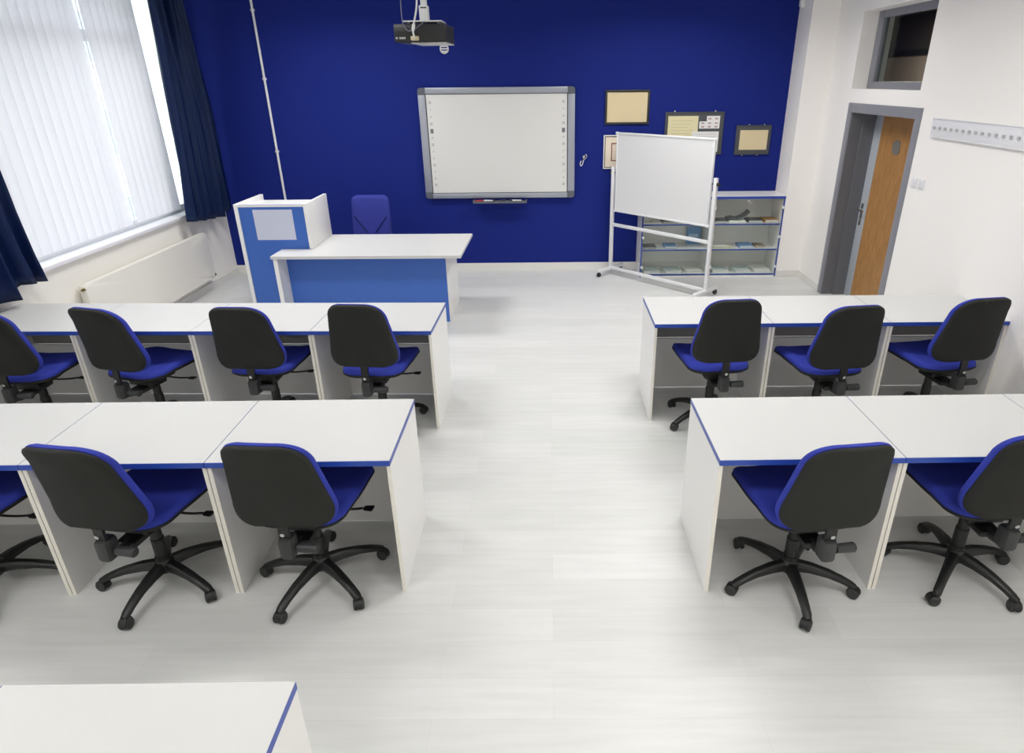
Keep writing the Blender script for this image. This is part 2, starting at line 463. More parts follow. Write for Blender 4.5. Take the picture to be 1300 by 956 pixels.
# ------------------------------------------------------------------ conduit, vent, sensor, hook
bm = bmesh.new(); add_tube(bm, [(-3.297, YW-.014, .10), (-3.297, YW-.014, ZC)], .014)
o = obj('cable_conduit', bm, 'white_metal'); tag(o, 'thin white cable conduit running up the blue wall behind the lectern', 'conduit')
for z in (.7, 1.5, 2.3, 3.0): obj('clip', bx(-3.319, -3.275, YW-.022, YW, z-.012, z+.012, .003), 'white_metal', o)
t_ = thing('wall_vent', 'small round white slatted vent on blue wall under the projector', 'vent', (-1.189, YW, 2.594))
ring = bmesh.new(); add_tube(ring, [(.045*math.cos(a), -.008, .045*math.sin(a)) for a in [2*PI*k/24 for k in range(25)]], .008, 8)
obj('rim', ring, 'white_metal', t_)
bm = bmesh.new()
for z in (-.026, 0, .026): add_box(bm, -math.sqrt(.045**2-z*z), math.sqrt(.045**2-z*z), -.012, -.003, z-.0075, z+.0075, .002)
obj('slats', bm, 'white_metal', t_)
t_ = thing('motion_sensor', 'small white motion sensor high on the white corner beside the blue wall', 'sensor', (XC, 8.05, 3.03))
obj('housing', slab(rounded([(-.035, -.075), (.035, -.075), (.035, .075), (-.035, .075)], .02), [(0, 0), (1, 0), (1, .03), (.8, .045), (0, .05)], lambda u, v, t: (-t, u, v)), 'white_metal', t_)
obj('lens', slab(rounded([(-.02, -.0), (.02, -.0), (.02, .05), (-.02, .05)], .01), [(0, .044), (1, .044), (.9, .054), (0, .058)], lambda u, v, t: (-t, u, v)), 'bk_yel', t_)
t_ = thing('wall_hook', 'little metal hook with a pale loop on the blue wall by the big board', 'hook', (.415, YW, 1.37))
bm = bmesh.new(); add_box(bm, -.008, .022, -.012, 0, .01, .05, .003); add_tube(bm, smooth_path([(.01, -.012, .045), (.03, -.03, .062), (.035, -.03, .03), (.0, -.028, -.005)]), .006, 8)
obj('plate', bm, 'steel', t_)
obj('loop', tube(smooth_path([(.0, -.028, -.0), (-.012, -.03, -.05), (-.03, -.03, -.068), (-.04, -.03, -.045), (-.028, -.03, -.01)]), .005, 8), 'white_metal', t_)

# ------------------------------------------------------------------ interactive whiteboard
t_ = thing('interactive_whiteboard', 'large wall-mounted interactive whiteboard with silver frame on the blue wall', 'whiteboard', (-.612, YW, 1.56))
W2, H2 = .918, .63
obj('mounting_back', bx(-W2+.03, W2-.03, -.03, 0, -H2+.03, H2-.03), 'alu_dk', t_, 0)
obj('writing_surface', bx(-W2+.075, W2-.075, -.048, -.03, -H2+.06, H2-.06), 'board', t_, 0)
for a in ((-W2+.085, W2-.085, H2-.068, H2), (-W2+.085, W2-.085, -H2, -H2+.062)):
    obj('frame_rail', bx(a[0], a[1], -.06, -.01, a[2], a[3], .008), 'alu', t_)
for s in (-1, 1):
    obj('frame_stile', bx(min(s*(W2-.085), s*W2), max(s*(W2-.085), s*W2), -.06, -.01, -H2+.075, H2-.075, .008), 'alu', t_)
bm = bmesh.new()
for a in ((-W2+.085, W2-.085, H2-.074, H2-.067), (-W2+.085, W2-.085, -H2+.061, -H2+.068)):
    add_box(bm, a[0], a[1], -.052, -.045, a[2], a[3])
for s in (-1, 1): add_box(bm, s*(W2-.089)-.004, s*(W2-.089)+.004, -.0525, -.045, -H2+.066, H2-.072)
obj('inner_gasket', bm, 'line_dk', t_, 0)
for sx in (-1, 1):
    for sz in (-1, 1):
        q = [(0, 0), (.087, 0), (.087, .078), (0, .078)]
        o = rounded(q, [0.0005, .0005, .05, .0005], 6)
        obj('corner_cap', slab(o, [(0, 0), (1, 0), (1, .05), (.97, .054), (0, .054)], lambda u, v, t, sx=sx, sz=sz: (sx*(W2-.087+u), -.008-t, sz*(H2-.078+v))), 'alu_dk', t_, 40)
for s in (-1, 1):
    bm = bmesh.new()
    for k in range(13):
        z = .47 - k*.078
        if k == 4: continue
        x = s*(W2-.135)
        if k % 3 == 0: add_box(bm, x-.014, x+.014, -.0495, -.048, z-.016, z+.016)
        elif k % 3 == 1:
            add_box(bm, x-.012, x+.012, -.0495, -.048, z-.003, z+.003); add_box(bm, x-.003, x+.003, -.0495, -.048, z-.014, z+.014)
        else: add_tube(bm, [(x, -.0495, z), (x, -.048, z)], .011, 10)
    obj('icon_column', bm, 'icon', t_, 0)
    obj('menu_button', bx(s*(W2-.135)-.018, s*(W2-.135)+.018, -.050, -.048, .13, .18), 'icon_dk', t_, 0)
tr = obj('pen_tray', bx(-.33, .33, -.15, -.045, -H2-.047, -H2-.030, .004), 'alu_dk', t_)
obj('tray_lip', bx(-.33, .33, -.155, -.145, -H2-.050, -H2-.022, .004), 'alu_dk', tr)
bm = bmesh.new()
for s in (-1, 1): add_box(bm, s*.325-.006, s*.325+.006, -.15, -.062, -H2-.045, -H2-.012, .002)
obj('tray_end', bm, 'alu_dk', tr)
def pen(x, y, z, a, ln, body, cap, label):
    p = thing('marker_pen', label, 'marker', (x, y, z), a, 'pens in the whiteboard tray')
    obj('barrel', tube([(-ln/2, 0, 0), (ln/2-.02, 0, 0)], .009), body, p)
    obj('cap', tube([(ln/2-.03, 0, 0), (ln/2+.015, 0, 0)], [.0105, .008]), cap, p)
pen(-.875, YW-.115, .911, R(6), .09, 'red', 'red', 'red-bodied marker lying in the tray of the big board')
pen(-.74, YW-.115, .911, R(-6), .14, 'paper', 'line_dk', 'white marker with dark cap beside the red one in the board tray')
pen(-.42, YW-.115, .911, R(172), .14, 'paper', 'line_dk', 'white marker lying alone at the tray end away from the red marker')
pen(-.58, YW-.115, .911, R(4), .07, 'line_dk', 'line_dk', 'short dark marker in the middle of the board tray')

# ------------------------------------------------------------------ picture frames
def picture(label, x0, x1, z0, z1, fw_, inner, fm='frame_blk', depth=.02):
    cx, cz = (x0+x1)/2, (z0+z1)/2
    t = thing('picture_frame', label, 'picture frame', (cx, YW, cz), 0, 'framed papers on the blue wall')
    a, b = (x1-x0)/2, (z1-z0)/2
    bm = bmesh.new()
    for q in ((-a, a, b-fw_, b), (-a, a, -b, -b+fw_), (-a, -a+fw_, -b+fw_, b-fw_), (a-fw_, a, -b+fw_, b-fw_)):
        add_box(bm, q[0], q[1], -depth, 0, q[2], q[3], .002)
    obj('frame', bm, fm, t)
    obj('backing_sheet', bx(-a+fw_, a-fw_, -depth+.008, -.002, -b+fw_, b-fw_), inner, t, 0)
    return t, a, b
picture('thin black frame with blank tan sheet, topmost on the blue wall', .661, 1.186, 1.768, 2.147, .026, 'tan')
t_, a, b = picture('dark grey frame with cream certificate and stamp sheet, partly behind the mobile whiteboard', 1.381, 2.078, 1.417, 1.90, .012, 'frame_gry', 'frame_gry')
obj('certificate', bx(-a+.035, .045, -.015, -.011, -.16, b-.045), 'cream', t_, 0)
bm = bmesh.new()
for k in range(8): add_box(bm, -a+.08, -.02 - .03*(k % 3), -.0155, -.015, .14-k*.035, .144-k*.035)
obj('certificate_text', bm, 'ink', t_, 0)
bm = bmesh.new(); add_box(bm, .06, .30, -.015, -.011, .055, .135); add_box(bm, .145, .30, -.015, -.011, .135, .195)
o = obj('stamp_sheet', bm, 'paper', t_, 0)
bm = bmesh.new()
for x in (.10, .18, .26):
    for z in (.075, .115, .165):
        if x == .10 and z == .165: continue
        add_box(bm, x-.018, x+.018, -.0155, -.015, z-.009, z+.009)
obj('stamps', bm, 'stamp', o, 0)
o = obj('letter', bx(-.02, .30, -.018, -.011, -.21, .022), 'paper', t_, 0)
bm = bmesh.new()
for k in range(6): add_box(bm, .01, .26, -.0185, -.018, -.01-k*.03, -.007-k*.03)
obj('letter_text', bm, 'inkg', o, 0)
bm = bmesh.new()
for x in (-.24, .24): add_tube(bm, [(x, -.012, b+.008), (x, -.004, b+.008)], .009, 10)
obj('hanger', bm, 'steel', t_)
t_, a, b = picture('white-edged frame with brown bordered print, half hidden behind the mobile whiteboard', .655, 1.02, 1.262, 1.65, .012, 'cream2', 'paper')
def rect_ring(bm, x0, x1, z0, z1, w_, y0, y1):
    for q in ((x0, x1, z1-w_, z1), (x0, x1, z0, z0+w_), (x0, x0+w_, z0+w_, z1-w_), (x1-w_, x1, z0+w_, z1-w_)): add_box(bm, q[0], q[1], y0, y1, q[2], q[3])
bm = bmesh.new(); rect_ring(bm, -a+.014, a-.014, -b+.014, b-.014, .008, -.016, -.012); obj('inner_border', bm, 'frame_gry', t_, 0)
bm = bmesh.new(); rect_ring(bm, -.09, .09, -.105, .105, .014, -.0135, -.012)
obj('print_border', bm, 'brownline', t_, 0)
bm = bmesh.new()
for k in range(7): add_box(bm, -.06, .06, -.0135, -.012, .075-k*.024, .079-k*.024)
obj('print_text', bm, 'stamp', t_, 0)
t_, a, b = picture('small dark frame with plain tan sheet, nearest the white corner', 2.238, 2.656, 1.413, 1.746, .006, 'frame_gry', 'frame_gry')
obj('paper_sheet', bx(-a+.05, a-.035, -.015, -.011, -b+.055, b-.055), 'tan', t_, 0)
bm = bmesh.new()
for x in (-.06, .12): add_tube(bm, [(x, -.012, b+.006), (x, -.004, b+.006)], .009, 10); add_tube(bm, [(x-.05, -.012, -b-.006), (x-.05, -.004, -b-.006)], .009, 10)
obj('hanger', bm, 'steel', t_)

# ------------------------------------------------------------------ display cabinets
CY0 = 7.77; CY1 = YW-.002; CZ = .98
def cabinet(x0, x1, label):
    cx = (x0+x1)/2; h = (x1-x0)/2; D = CY1-CY0
    t = thing('display_cabinet', label, 'cabinet', (cx, CY0, 0), 0, 'glass-fronted display cabinets')
    th = .018
    for s in (-1, 1):
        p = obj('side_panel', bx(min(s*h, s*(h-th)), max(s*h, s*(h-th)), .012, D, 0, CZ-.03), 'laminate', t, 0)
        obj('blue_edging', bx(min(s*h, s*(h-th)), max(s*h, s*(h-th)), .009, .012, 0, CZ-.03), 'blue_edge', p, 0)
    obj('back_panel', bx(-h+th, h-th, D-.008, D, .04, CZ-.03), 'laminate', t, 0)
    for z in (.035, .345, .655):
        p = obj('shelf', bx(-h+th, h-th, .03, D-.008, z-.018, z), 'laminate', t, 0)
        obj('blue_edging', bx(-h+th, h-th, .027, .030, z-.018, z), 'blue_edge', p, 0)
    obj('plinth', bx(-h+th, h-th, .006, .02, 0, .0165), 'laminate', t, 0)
    for s in (-1, 1):
        xa, xb = (s*.003, s*(h-.004)); xa, xb = min(xa, xb), max(xa, xb)
        g = obj('glass_door', bx(xa, xb, .0, .005, .03, CZ-.035), 'glass_cab', t, 0)
        for z in (.13, .50, .85):
            bm = bmesh.new(); xx = s*(h-.022)
            add_tube(bm, [(xx, -.012, z), (xx, .0, z)], .017, 16); add_box(bm, xx-.012, xx+.012, .005, .022, z-.012, z+.012, .002)
            obj('hinge', bm, 'white_metal', g)
    bm = bmesh.new(); add_box(bm, -.03, .03, -.012, .0, CZ-.065, CZ-.04, .004); add_tube(bm, [(.0, -.018, CZ-.07), (.0, .0, CZ-.07)], .012)
    obj('lock', bm, 'steel', t)
    return t
cabinet(1.112, 1.957, 'glass-fronted display cabinet standing partly behind the mobile whiteboard')
cabinet(1.959, 2.803, 'glass-fronted display cabinet in clear view next to the white corner')
t_ = thing('cabinet_worktop', 'white top with blue front edge spanning both glass cabinets', 'worktop', ((1.112+2.803)/2, CY0, CZ-.03))
obj('board', bx(-.8455, .8455, .0, CY1-CY0, 0.001, .03), 'laminate', t_, 0)
obj('blue_edging', bx(-.8455, .8455, -.003, .0, .001, .03), 'blue_edge', t_, 0)

def book(x, y, z, w_, d_, h_, cover, label, rz=0, upright=False, pages='paper'):
    t = thing('book', label, 'book', (x, y, z+.001), rz, 'books in the glass cabinets')
    if upright:
        bm = bmesh.new(); add_box(bm, -w_/2, w_/2, 0, .004, 0, h_); add_box(bm, -w_/2, w_/2, d_-.004, d_, 0, h_); add_box(bm, -w_/2, -w_/2+.004, .004, d_-.004, 0, h_)
        obj('cover', bm, cover, t, 0); obj('pages', bx(-w_/2+.004, w_/2-.004, .004, d_-.004, .004, h_-.004), pages, t, 0)
    else:
        bm = bmesh.new(); e = min(.004, h_*.25)
        add_box(bm, -w_/2, w_/2, -d_/2, d_/2, 0, e); add_box(bm, -w_/2, w_/2, -d_/2, d_/2, h_-e, h_); add_box(bm, -w_/2, -w_/2+e, -d_/2, d_/2, e, h_-e)
        obj('cover', bm, cover, t, 0); obj('pages', bx(-w_/2+e, w_/2-.004, -d_/2+.004, d_/2-.004, e, h_-e), pages, t, 0)
    return t
S1, S2, S3 = .655, .345, .035
b_ = book
b_(2.08, 7.93, S1, .16, .20, .025, 'bk_grey', 'dark grey book lying flat on top shelf beside the open book')
b_(2.50, 7.94, S1, .17, .20, .028, 'bk_grey', 'grey book lying flat on top shelf beside the tan book')
b_(2.686, 7.93, S1, .165, .19, .035, 'bk_tan', 'tan book lying flat on top shelf nearest the white corner', R(5))
# open book standing propped
t_ = thing('open_book', 'open grey book propped on white pages on the top shelf', 'book', (2.28, 7.92, S1+.001), R(-4), 'books in the glass cabinets')
o = [(-.13, 0), (-.11, .035), (-.05, .045), (0, .03), (.06, .055), (.11, .09), (.14, .125)]
bm = bmesh.new()
top = [[bm.verts.new((x, y, z+.012)) for x, z in o] for y in (-.08, .10)]
bot = [[bm.verts.new((x, y, z)) for x, z in o] for y in (-.08, .10)]
for k in range(6):
    bm.faces.new((top[0][k], top[0][k+1], top[1][k+1], top[1][k])); bm.faces.new((bot[0][k], bot[1][k], bot[1][k+1], bot[0][k+1]))
    bm.faces.new((top[0][k], bot[0][k], bot[0][k+1], top[0][k+1])); bm.faces.new((top[1][k], top[1][k+1], bot[1][k+1], bot[1][k]))
bm.faces.new((top[0][0], top[1][0], bot[1][0], bot[0][0])); bm.faces.new((top[0][6], bot[0][6], bot[1][6], top[1][6]))
obj('cover', bm, 'bk_grey', t_, 40)
obj('pages', bx(-.10, .10, -.09, .08, 0, .028, .004), 'bk_white', t_)
b_(2.12, 7.92, S2, .24, .21, .011, 'bk_yel', 'cream magazine at the bottom of the low pile on the middle shelf')
b_(2.10, 7.93, S2+.0125, .20, .19, .010, 'bk_white', 'thin white booklet on top of the cream magazine')
b_(2.42, 7.93, S2, .17, .20, .03, 'bk_blue', 'blue book lying flat alone on middle shelf of the unobstructed cabinet')
b_(2.60, 7.93, S2, .12, .16, .022, 'bk_brn', 'small brown booklet on middle shelf near the white corner')
for x, wd, lab, cv in ((2.12, .21, 'pale book on bottom shelf next to the mobile whiteboard post', 'bk_pale'), (2.40, .20, 'pale book with dark spine in middle of the unobstructed cabinet bottom shelf', 'bk_pale'), (2.64, .20, 'white book lying lowest beside the white corner', 'bk_white')):
    b_(x, 7.93, S3, wd, .24, .04, cv, lab, R(4), pages='paper')
b_(1.24, 7.93, S2, .15, .19, .02, 'bk_grey', 'dark grey book flat on middle shelf behind the whiteboard stand crossbar')
b_(1.49, 7.93, S2, .15, .19, .03, 'bk_blue', 'blue book lying flat below the mobile whiteboard')
t_ = book(1.81, 8.06, S2, .17, .03, .215, 'bk_blue', 'upright blue book with pale print standing under the mobile whiteboard', upright=True)
obj('cover_print', bx(-.06, .06, -.001, .0, .09, .13), 'bk_lb', t_, 0)
b_(1.20, 8.0, S1, .10, .14, .06, 'bk_yel', 'cream book stack seen just under the mobile whiteboard corner')
b_(1.47, 7.93, S1, .2, .19, .02, 'bk_grey', 'dark book on top shelf mostly hidden by the mobile whiteboard')
for x, lab, cv in ((1.26, 'pale book on bottom shelf by the cabinet outer side', 'bk_pale'), (1.53, 'pale book in the middle of the bottom shelf behind the stand', 'bk_pale'), (1.79, 'white and grey book on bottom shelf behind the stand post', 'bk_white')):
    b_(x, 7.93, S3, .20, .23, .035, cv, lab, R(5))

# ------------------------------------------------------------------ mobile whiteboard on castors
PL, PR = Vector((.765, 7.96)), Vector((1.744, 6.935))
mid = (PL+PR)/2; ang = math.atan2(PR.y-PL.y, PR.x-PL.x); half = (PR-PL).length/2
t_ = thing('mobile_whiteboard', 'white whiteboard on a wheeled stand angled in front of the cabinets', 'whiteboard', (mid.x, mid.y, 0), ang)
for s in (-1, 1):
    post = obj('post', bx(s*half-.019, s*half+.019, -.019, .019, .085, 1.31, .004), 'white_metal', t_)
    foot = bmesh.new(); add_box(foot, s*half-.019, s*half+.019, -.23, .23, .06, .095, .005)
    f = obj('foot', foot, 'white_metal', t_)
    for q in (-1, 1):
        c = obj('caster', tube([(s*half, q*.205, .062), (s*half, q*.205, .045)], .012), 'line_dk', f)
        bm = bmesh.new(); add_tube(bm, [(s*half-.013, q*.205-.012, .0275), (s*half+.013, q*.205-.012, .0275)], .027, 20)
        add_box(bm, s*half-.016, s*half+.016, q*.205-.02, q*.205+.004, .04, .058, .004)
        obj('caster', bm, 'plastic', f)
        bpy.data.objects.remove(c)
obj('lower_crossbar', bx(-half+.02, half-.02, -.014, .014, .61, .648, .004), 'white_metal', t_)
obj('base_crossbar', bx(-half+.02, half-.02, -.019, .019, .07, .105, .004), 'white_metal', t_)
BZ0, BZ1 = .79, 1.70; bw = half-.045
p = obj('writing_board', bx(-bw+.012, bw-.012, -.011, .011, BZ0+.012, BZ1-.012), 'board2', t_, 0)
bm = bmesh.new()
for q in ((-bw, bw, BZ1-.022, BZ1), (-bw, bw, BZ0, BZ0+.022), (-bw, -bw+.02, BZ0+.022, BZ1-.022), (bw-.02, bw, BZ0+.022, BZ1-.022)):
    add_box(bm, q[0], q[1], -.016, .016, q[2], q[3], .004)
obj('board_frame', bm, 'white_metal', p)
for s in (-1, 1):
    for z in (BZ0+.01, BZ1-.01): obj('frame_corner', bx(s*(bw+.003)-.012, s*(bw+.003)+.012, -.018, .018, z-.014, z+.014, .004), 'pvc', p)
for s in (-1, 1):
    bm = bmesh.new(); add_tube(bm, [(s*(bw-.002), 0, 1.245), (s*(half+.03), 0, 1.245)], .007)
    add_tube(bm, [(s*(half+.02), 0, 1.245), (s*(half+.045), 0, 1.245)], .02, 10)
    obj('pivot_knob', bm, 'plastic', t_)

# ------------------------------------------------------------------ peg rail and switches on the door wall
t_ = thing('coat_rail', 'long white peg rail screwed to the white wall by the door', 'coat rail', (XR, 4.5, 1.885))
obj('board', bx(-.018, 0, -1.05, 1.02, -.068, .068, .004), 'pvc', t_)
bm = bmesh.new(); y = 1.0
for k in range(26):
    yy = .965 - k*.078
    p_ = bmesh.new(); add_tube(p_, [(-.018, yy, .0), (-.026, yy, .0), (-.029, yy, .0)], [.010, .010, .014], 12)
    obj('peg', p_, 'icon', t_)
bm.free()
bm = bmesh.new(); add_box(bm, -.024, -.0, -1.05, 1.02, .066, .072); add_box(bm, -.024, 0, -1.05, 1.02, -.072, -.066)
obj('edge_strip', bm, 'white_metal', t_, 0)
for y, lab in ((5.615, 'white light switch beside the door, the one closer to the frame'), (5.50, 'white light switch beside the door, the one farther from the frame')):
    s = thing('light_switch', lab, 'switch', (XR, y, 1.44), 0, 'light switches beside the door')
    obj('plate', bx(-.01, 0, -.04, .04, -.04, .04, .003), 'pvc', s); obj('rocker', bx(-.014, -.01, -.026, .026, -.028, .028, .003), 'white_metal', s)

# ------------------------------------------------------------------ lectern and teacher desk
t_ = thing('lectern', 'tall blue and white lectern with pale lilac sheet on its front', 'lectern', (-2.70, 6.30, 0))
T = .03; lx0, lx1 = -.362, .342; ly1 = .63; LH = 1.19
# side boards; the inner one stands on the desk level
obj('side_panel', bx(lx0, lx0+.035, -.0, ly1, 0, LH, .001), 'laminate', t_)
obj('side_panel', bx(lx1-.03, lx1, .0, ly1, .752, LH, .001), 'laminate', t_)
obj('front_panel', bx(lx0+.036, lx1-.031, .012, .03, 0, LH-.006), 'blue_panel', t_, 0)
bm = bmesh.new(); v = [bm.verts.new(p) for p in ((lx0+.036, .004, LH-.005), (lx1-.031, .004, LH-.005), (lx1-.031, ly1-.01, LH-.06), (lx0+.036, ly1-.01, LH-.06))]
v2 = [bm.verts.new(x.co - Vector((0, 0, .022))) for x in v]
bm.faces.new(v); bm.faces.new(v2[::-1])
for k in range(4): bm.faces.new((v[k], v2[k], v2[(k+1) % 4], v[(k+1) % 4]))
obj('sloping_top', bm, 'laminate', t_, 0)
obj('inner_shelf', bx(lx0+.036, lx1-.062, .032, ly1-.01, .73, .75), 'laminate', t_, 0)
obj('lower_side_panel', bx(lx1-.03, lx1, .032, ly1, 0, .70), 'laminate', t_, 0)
obj('paper_sheet', bx(-.190, .193, .009, .0115, .842, 1.137), 'lilac', t_, 0)['label'] = 'pale lilac sheet'

t_ = thing('teacher_desk', 'wide white teacher desk with blue front panel beside the lectern', 'desk', (-1.76, 6.45, 0), R(-.6))
bm = bmesh.new()
# top with a notch for the lectern
o = [(-.905, -.45), (.915, -.45), (.915, .50), (-.618, .50), (-.618, -.160), (-.905, -.155)]
vt = [bm.verts.new((x, y, .75)) for x, y in o]; vb = [bm.verts.new((x, y, .722)) for x, y in o]
bm.faces.new(vt); bm.faces.new(vb[::-1])
for k in range(6): bm.faces.new((vt[k], vb[k], vb[(k+1) % 6], vt[(k+1) % 6]))
obj('desktop', bm, 'lam_top_dim', t_, 0)
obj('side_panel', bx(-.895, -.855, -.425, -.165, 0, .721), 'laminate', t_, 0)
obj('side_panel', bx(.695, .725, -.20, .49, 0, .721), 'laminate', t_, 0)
obj('modesty_panel', bx(-.854, .725, -.218, -.201, .0, .721), 'blue_panel', t_, 0)

# ------------------------------------------------------------------ student desks
def make_desk(wd, dp, label):
    t = thing('student_desk', label, 'desk', (0, 0, 0), 0, 'white desks with blue edging')
    H, tt = .75, .027
    top = obj('desktop', bx(.001, wd-.001, .003, dp, H-tt, H), 'lam_top_dim', t, 0)
    obj('front_edging', bx(.001, wd-.001, .0, .003, H-tt, H-.0012), 'blue_edge', top, 0)
    obj('end_edging', bx(.0, .001, .003, dp, H-tt, H-.0012), 'blue_edge', top, 0)
    obj('end_edging', bx(wd-.001, wd, .003, dp, H-tt, H-.0012), 'blue_edge', top, 0)
    for x0 in (.0015, wd-.0195):
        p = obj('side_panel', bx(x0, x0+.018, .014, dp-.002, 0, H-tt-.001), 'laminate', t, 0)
        obj('front_strip', bx(x0, x0+.018, .012, .014, 0, H-tt-.001), 'lam_edge', p, 0)
    obj('back_panel', bx(.020, wd-.020, dp-.022, dp-.004, .43, H-tt-.001), 'lam_shade', t, 0)['label'] = 'upper back panel, greyed for shade'
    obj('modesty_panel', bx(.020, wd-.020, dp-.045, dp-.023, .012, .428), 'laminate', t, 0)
    return t
rows = []
def desk_row(corner, rot, wd, dp, sgn, labels, widths=None):
    """corner: front corner at the aisle; sgn -1 runs towards the window, +1 towards the door"""
    x, y = corner; c, s = math.cos(rot), math.sin(rot); off = 0; protos = {}
    for i, lab in enumerate(labels):
        w_ = widths[i] if widths else wd
        left = off if sgn > 0 else -(off + w_)
        loc = (x + left*c, y + left*s, 0)
        if w_ in protos: dup(protos[w_], loc, rot, lab)
        else:
            t = make_desk(w_, dp, lab); t.location = loc; t.rotation_euler.z = rot; protos[w_] = t
        off += w_ + .0015
WD, DP = .8106, .598
desk_row((-.7107, 2.3899), .0084, WD, DP, -1, [
    'white desk at aisle end of nearer full row on the window side',
    'white desk second from aisle in nearer full row, window side',
    'white desk third from aisle in nearer full row, window side',
    'white desk closest to window in nearer full row, mostly out of frame'])
desk_row((.7311, 2.3724), .0121, WD, DP, 1, [
    'white desk at aisle end of nearer row on the door side',
    'white desk second from aisle in nearer row, door side',
    'white desk against the door wall in nearer row, only its corner showing'], [WD, WD, .735])
desk_row((-.797, 3.98), -.0202, WD, DP, -1, [
    'white desk at aisle end of farther row, in front of the teacher desk',
    'white desk second from aisle in farther row, window side',
    'white desk third from aisle in farther row, window side',
    'white desk touching the window wall in farther row under the curtain'])
desk_row((.7055, 4.0727), 0, .797, DP, 1, [
    'white desk at aisle end of farther row on the door side',
    'white desk in the middle of farther row on the door side',
    'white desk against the white wall in farther row near the door'])
desk_row((-.709, .664), .0084, WD, DP, -1, [
    'white desk nearest the camera, its rear edge touching the picture bottom at aisle',
    'white desk nearest the camera, further from the aisle at picture bottom corner'])

# ------------------------------------------------------------------ task chairs
def make_task_chair(label):
    t = thing('office_chair', label, 'chair', (0, 0, 0), 0, 'blue and charcoal swivel chairs')
    # star base
    bm = bmesh.new(); add_tube(bm, [(0, 0, .075), (0, 0, .10), (0, 0, .135), (0, 0, .15)], [.034, .05, .046, .032], 24)
    base = obj('star_base', bm, 'plastic', t)
    for k in range(5):
        a = 2*PI*k/5; ca, sa = math.cos(a), math.sin(a)
        bm = bmesh.new(); rings = []
        for r_, z_, w_, h_ in ((.03, .118, .027, .024), (.10, .118, .024, .020), (.18, .106, .021, .016), (.245, .086, .019, .014), (.285, .068, .019, .013), (.308, .058, .013, .010)):
            ring = []
            for (p, q) in ((-1, -1), (-.6, -1.25), (.6, -1.25), (1, -1), (1, .4), (.55, 1), (-.55, 1), (-1, .4)):
                ring.append(bm.verts.new((r_*ca - p*w_*sa, r_*sa + p*w_*ca, z_ + q*h_)))
            rings.append(ring)
        for A, B in zip(rings, rings[1:]):
            for j in range(8): bm.faces.new((A[j], A[(j+1) % 8], B[(j+1) % 8], B[j]))
        bm.faces.new(rings[0][::-1]); bm.faces.new(rings[-1])
        obj('leg', bm, 'plastic', base, 45)
        # castor
        cx, cy = .292*ca, .292*sa; off = a + random.Random(k*3+1).uniform(-1.2, 1.2)
        tx, ty = -math.sin(off), math.cos(off)       # axle direction
        fxx, fyy = math.cos(off)*.010, math.sin(off)*.010
        bm = bmesh.new(); add_tube(bm, [(cx, cy, .064), (cx, cy, .050)], .008, 10)
        n = 12; A = []
        for sgn in (-1, 1):
            A.append([bm.verts.new((cx+fxx+tx*.017*sgn + math.cos(off)*.029*math.cos(q), cy+fyy+ty*.017*sgn + math.sin(off)*.029*math.cos(q), .029+.030*math.sin(q))) for q in [PI*(-.05+1.1*j/n) for j in range(n+1)]])
        for j in range(n): bm.faces.new((A[0][j], A[0][j+1], A[1][j+1], A[1][j]))
        bm.faces.new(A[0][::-1]); bm.faces.new(A[1]); bm.faces.new((A[0][0], A[1][0], A[1][n], A[0][n]))
        c = obj('caster', bm, 'plastic', t)
        for sgn in (-1, 1):
            bm = bmesh.new(); m_ = [(.007, .020), (.009, .0265), (.018, .0275), (.023, .024), (.0245, .016)]
            add_tube(bm, [(cx+fxx+tx*q*sgn, cy+fyy+ty*q*sgn, .0275) for q, _ in m_], [rr for _, rr in m_], 20)
            obj('wheel', bm, 'rubber', c)
    bm = bmesh.new(); add_tube(bm, [(0, 0, .14), (0, 0, .17), (0, 0, .171), (0, 0, .27), (0, 0, .271), (0, 0, .34), (0, 0, .385)], [.034, .034, .030, .030, .026, .026, .022], 20)
    obj('gas_lift', bm, 'plastic', t)
    # under-seat mechanism
    bm = bmesh.new(); add_box(bm, -.085, .085, -.12, .11, .385, .425, .008); add_box(bm, -.05, .05, -.17, .06, .345, .378, .010)
    obj('mechanism', bm, 'plastic', t)
    bm = bmesh.new(); add_tube(bm, smooth_path([(.04, .07, .375), (.14, .075, .372), (.215, .08, .378)]), .006, 8)
    o = rounded([(-.016, -.016), (.030, -.022), (.034, .022), (-.016, .016)], .010, 4)
    lever = obj('lever', bm, 'plastic', t)
    obj('paddle', slab(o, [(0, -.005), (1, -.003), (1, .003), (0, .007)], lambda u, v, q: (.235+u, .08+v, .379+q)), 'plastic', lever)
    # back support: gear box, stem, knob
    bm = bmesh.new(); add_tube(bm, smooth_path([(0, -.14, .362), (0, -.19, .362), (0, -.235, .385), (0, -.262, .44)]), .020, 10)
    add_box(bm, -.032, .032, -.290, -.212, .360, .470, .018)
    sup = obj('back_support', bm, 'plastic_g', t)
    bm = bmesh.new()
    pth = [(0, -.262, .44), (0, -.264, .50), (0, -.262, .56), (0, -.262, .60)]
    prev = None
    for x, y, z in pth:
        ring = [bm.verts.new((x+a_, y+b_, z)) for a_, b_ in ((-.024, -.007), (.024, -.007), (.024, .007), (-.024, .007))]
        if prev:
            for j in range(4): bm.faces.new((prev[j], prev[(j+1) % 4], ring[(j+1) % 4], ring[j]))
        else: bm.faces.new(ring[::-1])
        prev = ring
    bm.faces.new(prev)
    obj('stem', bm, 'plastic', sup, 40)
    obj('bolt', tube([(0.0, -.268, .497), (0.0, -.284, .495)], .010, 14), 'steel', sup)
    bm = bmesh.new(); add_tube(bm, [(.034, -.25, .405), (.045, -.25, .405), (.046, -.25, .405), (.128, -.25, .405), (.134, -.25, .405)], [.012, .012, .021, .023, .018], 16)
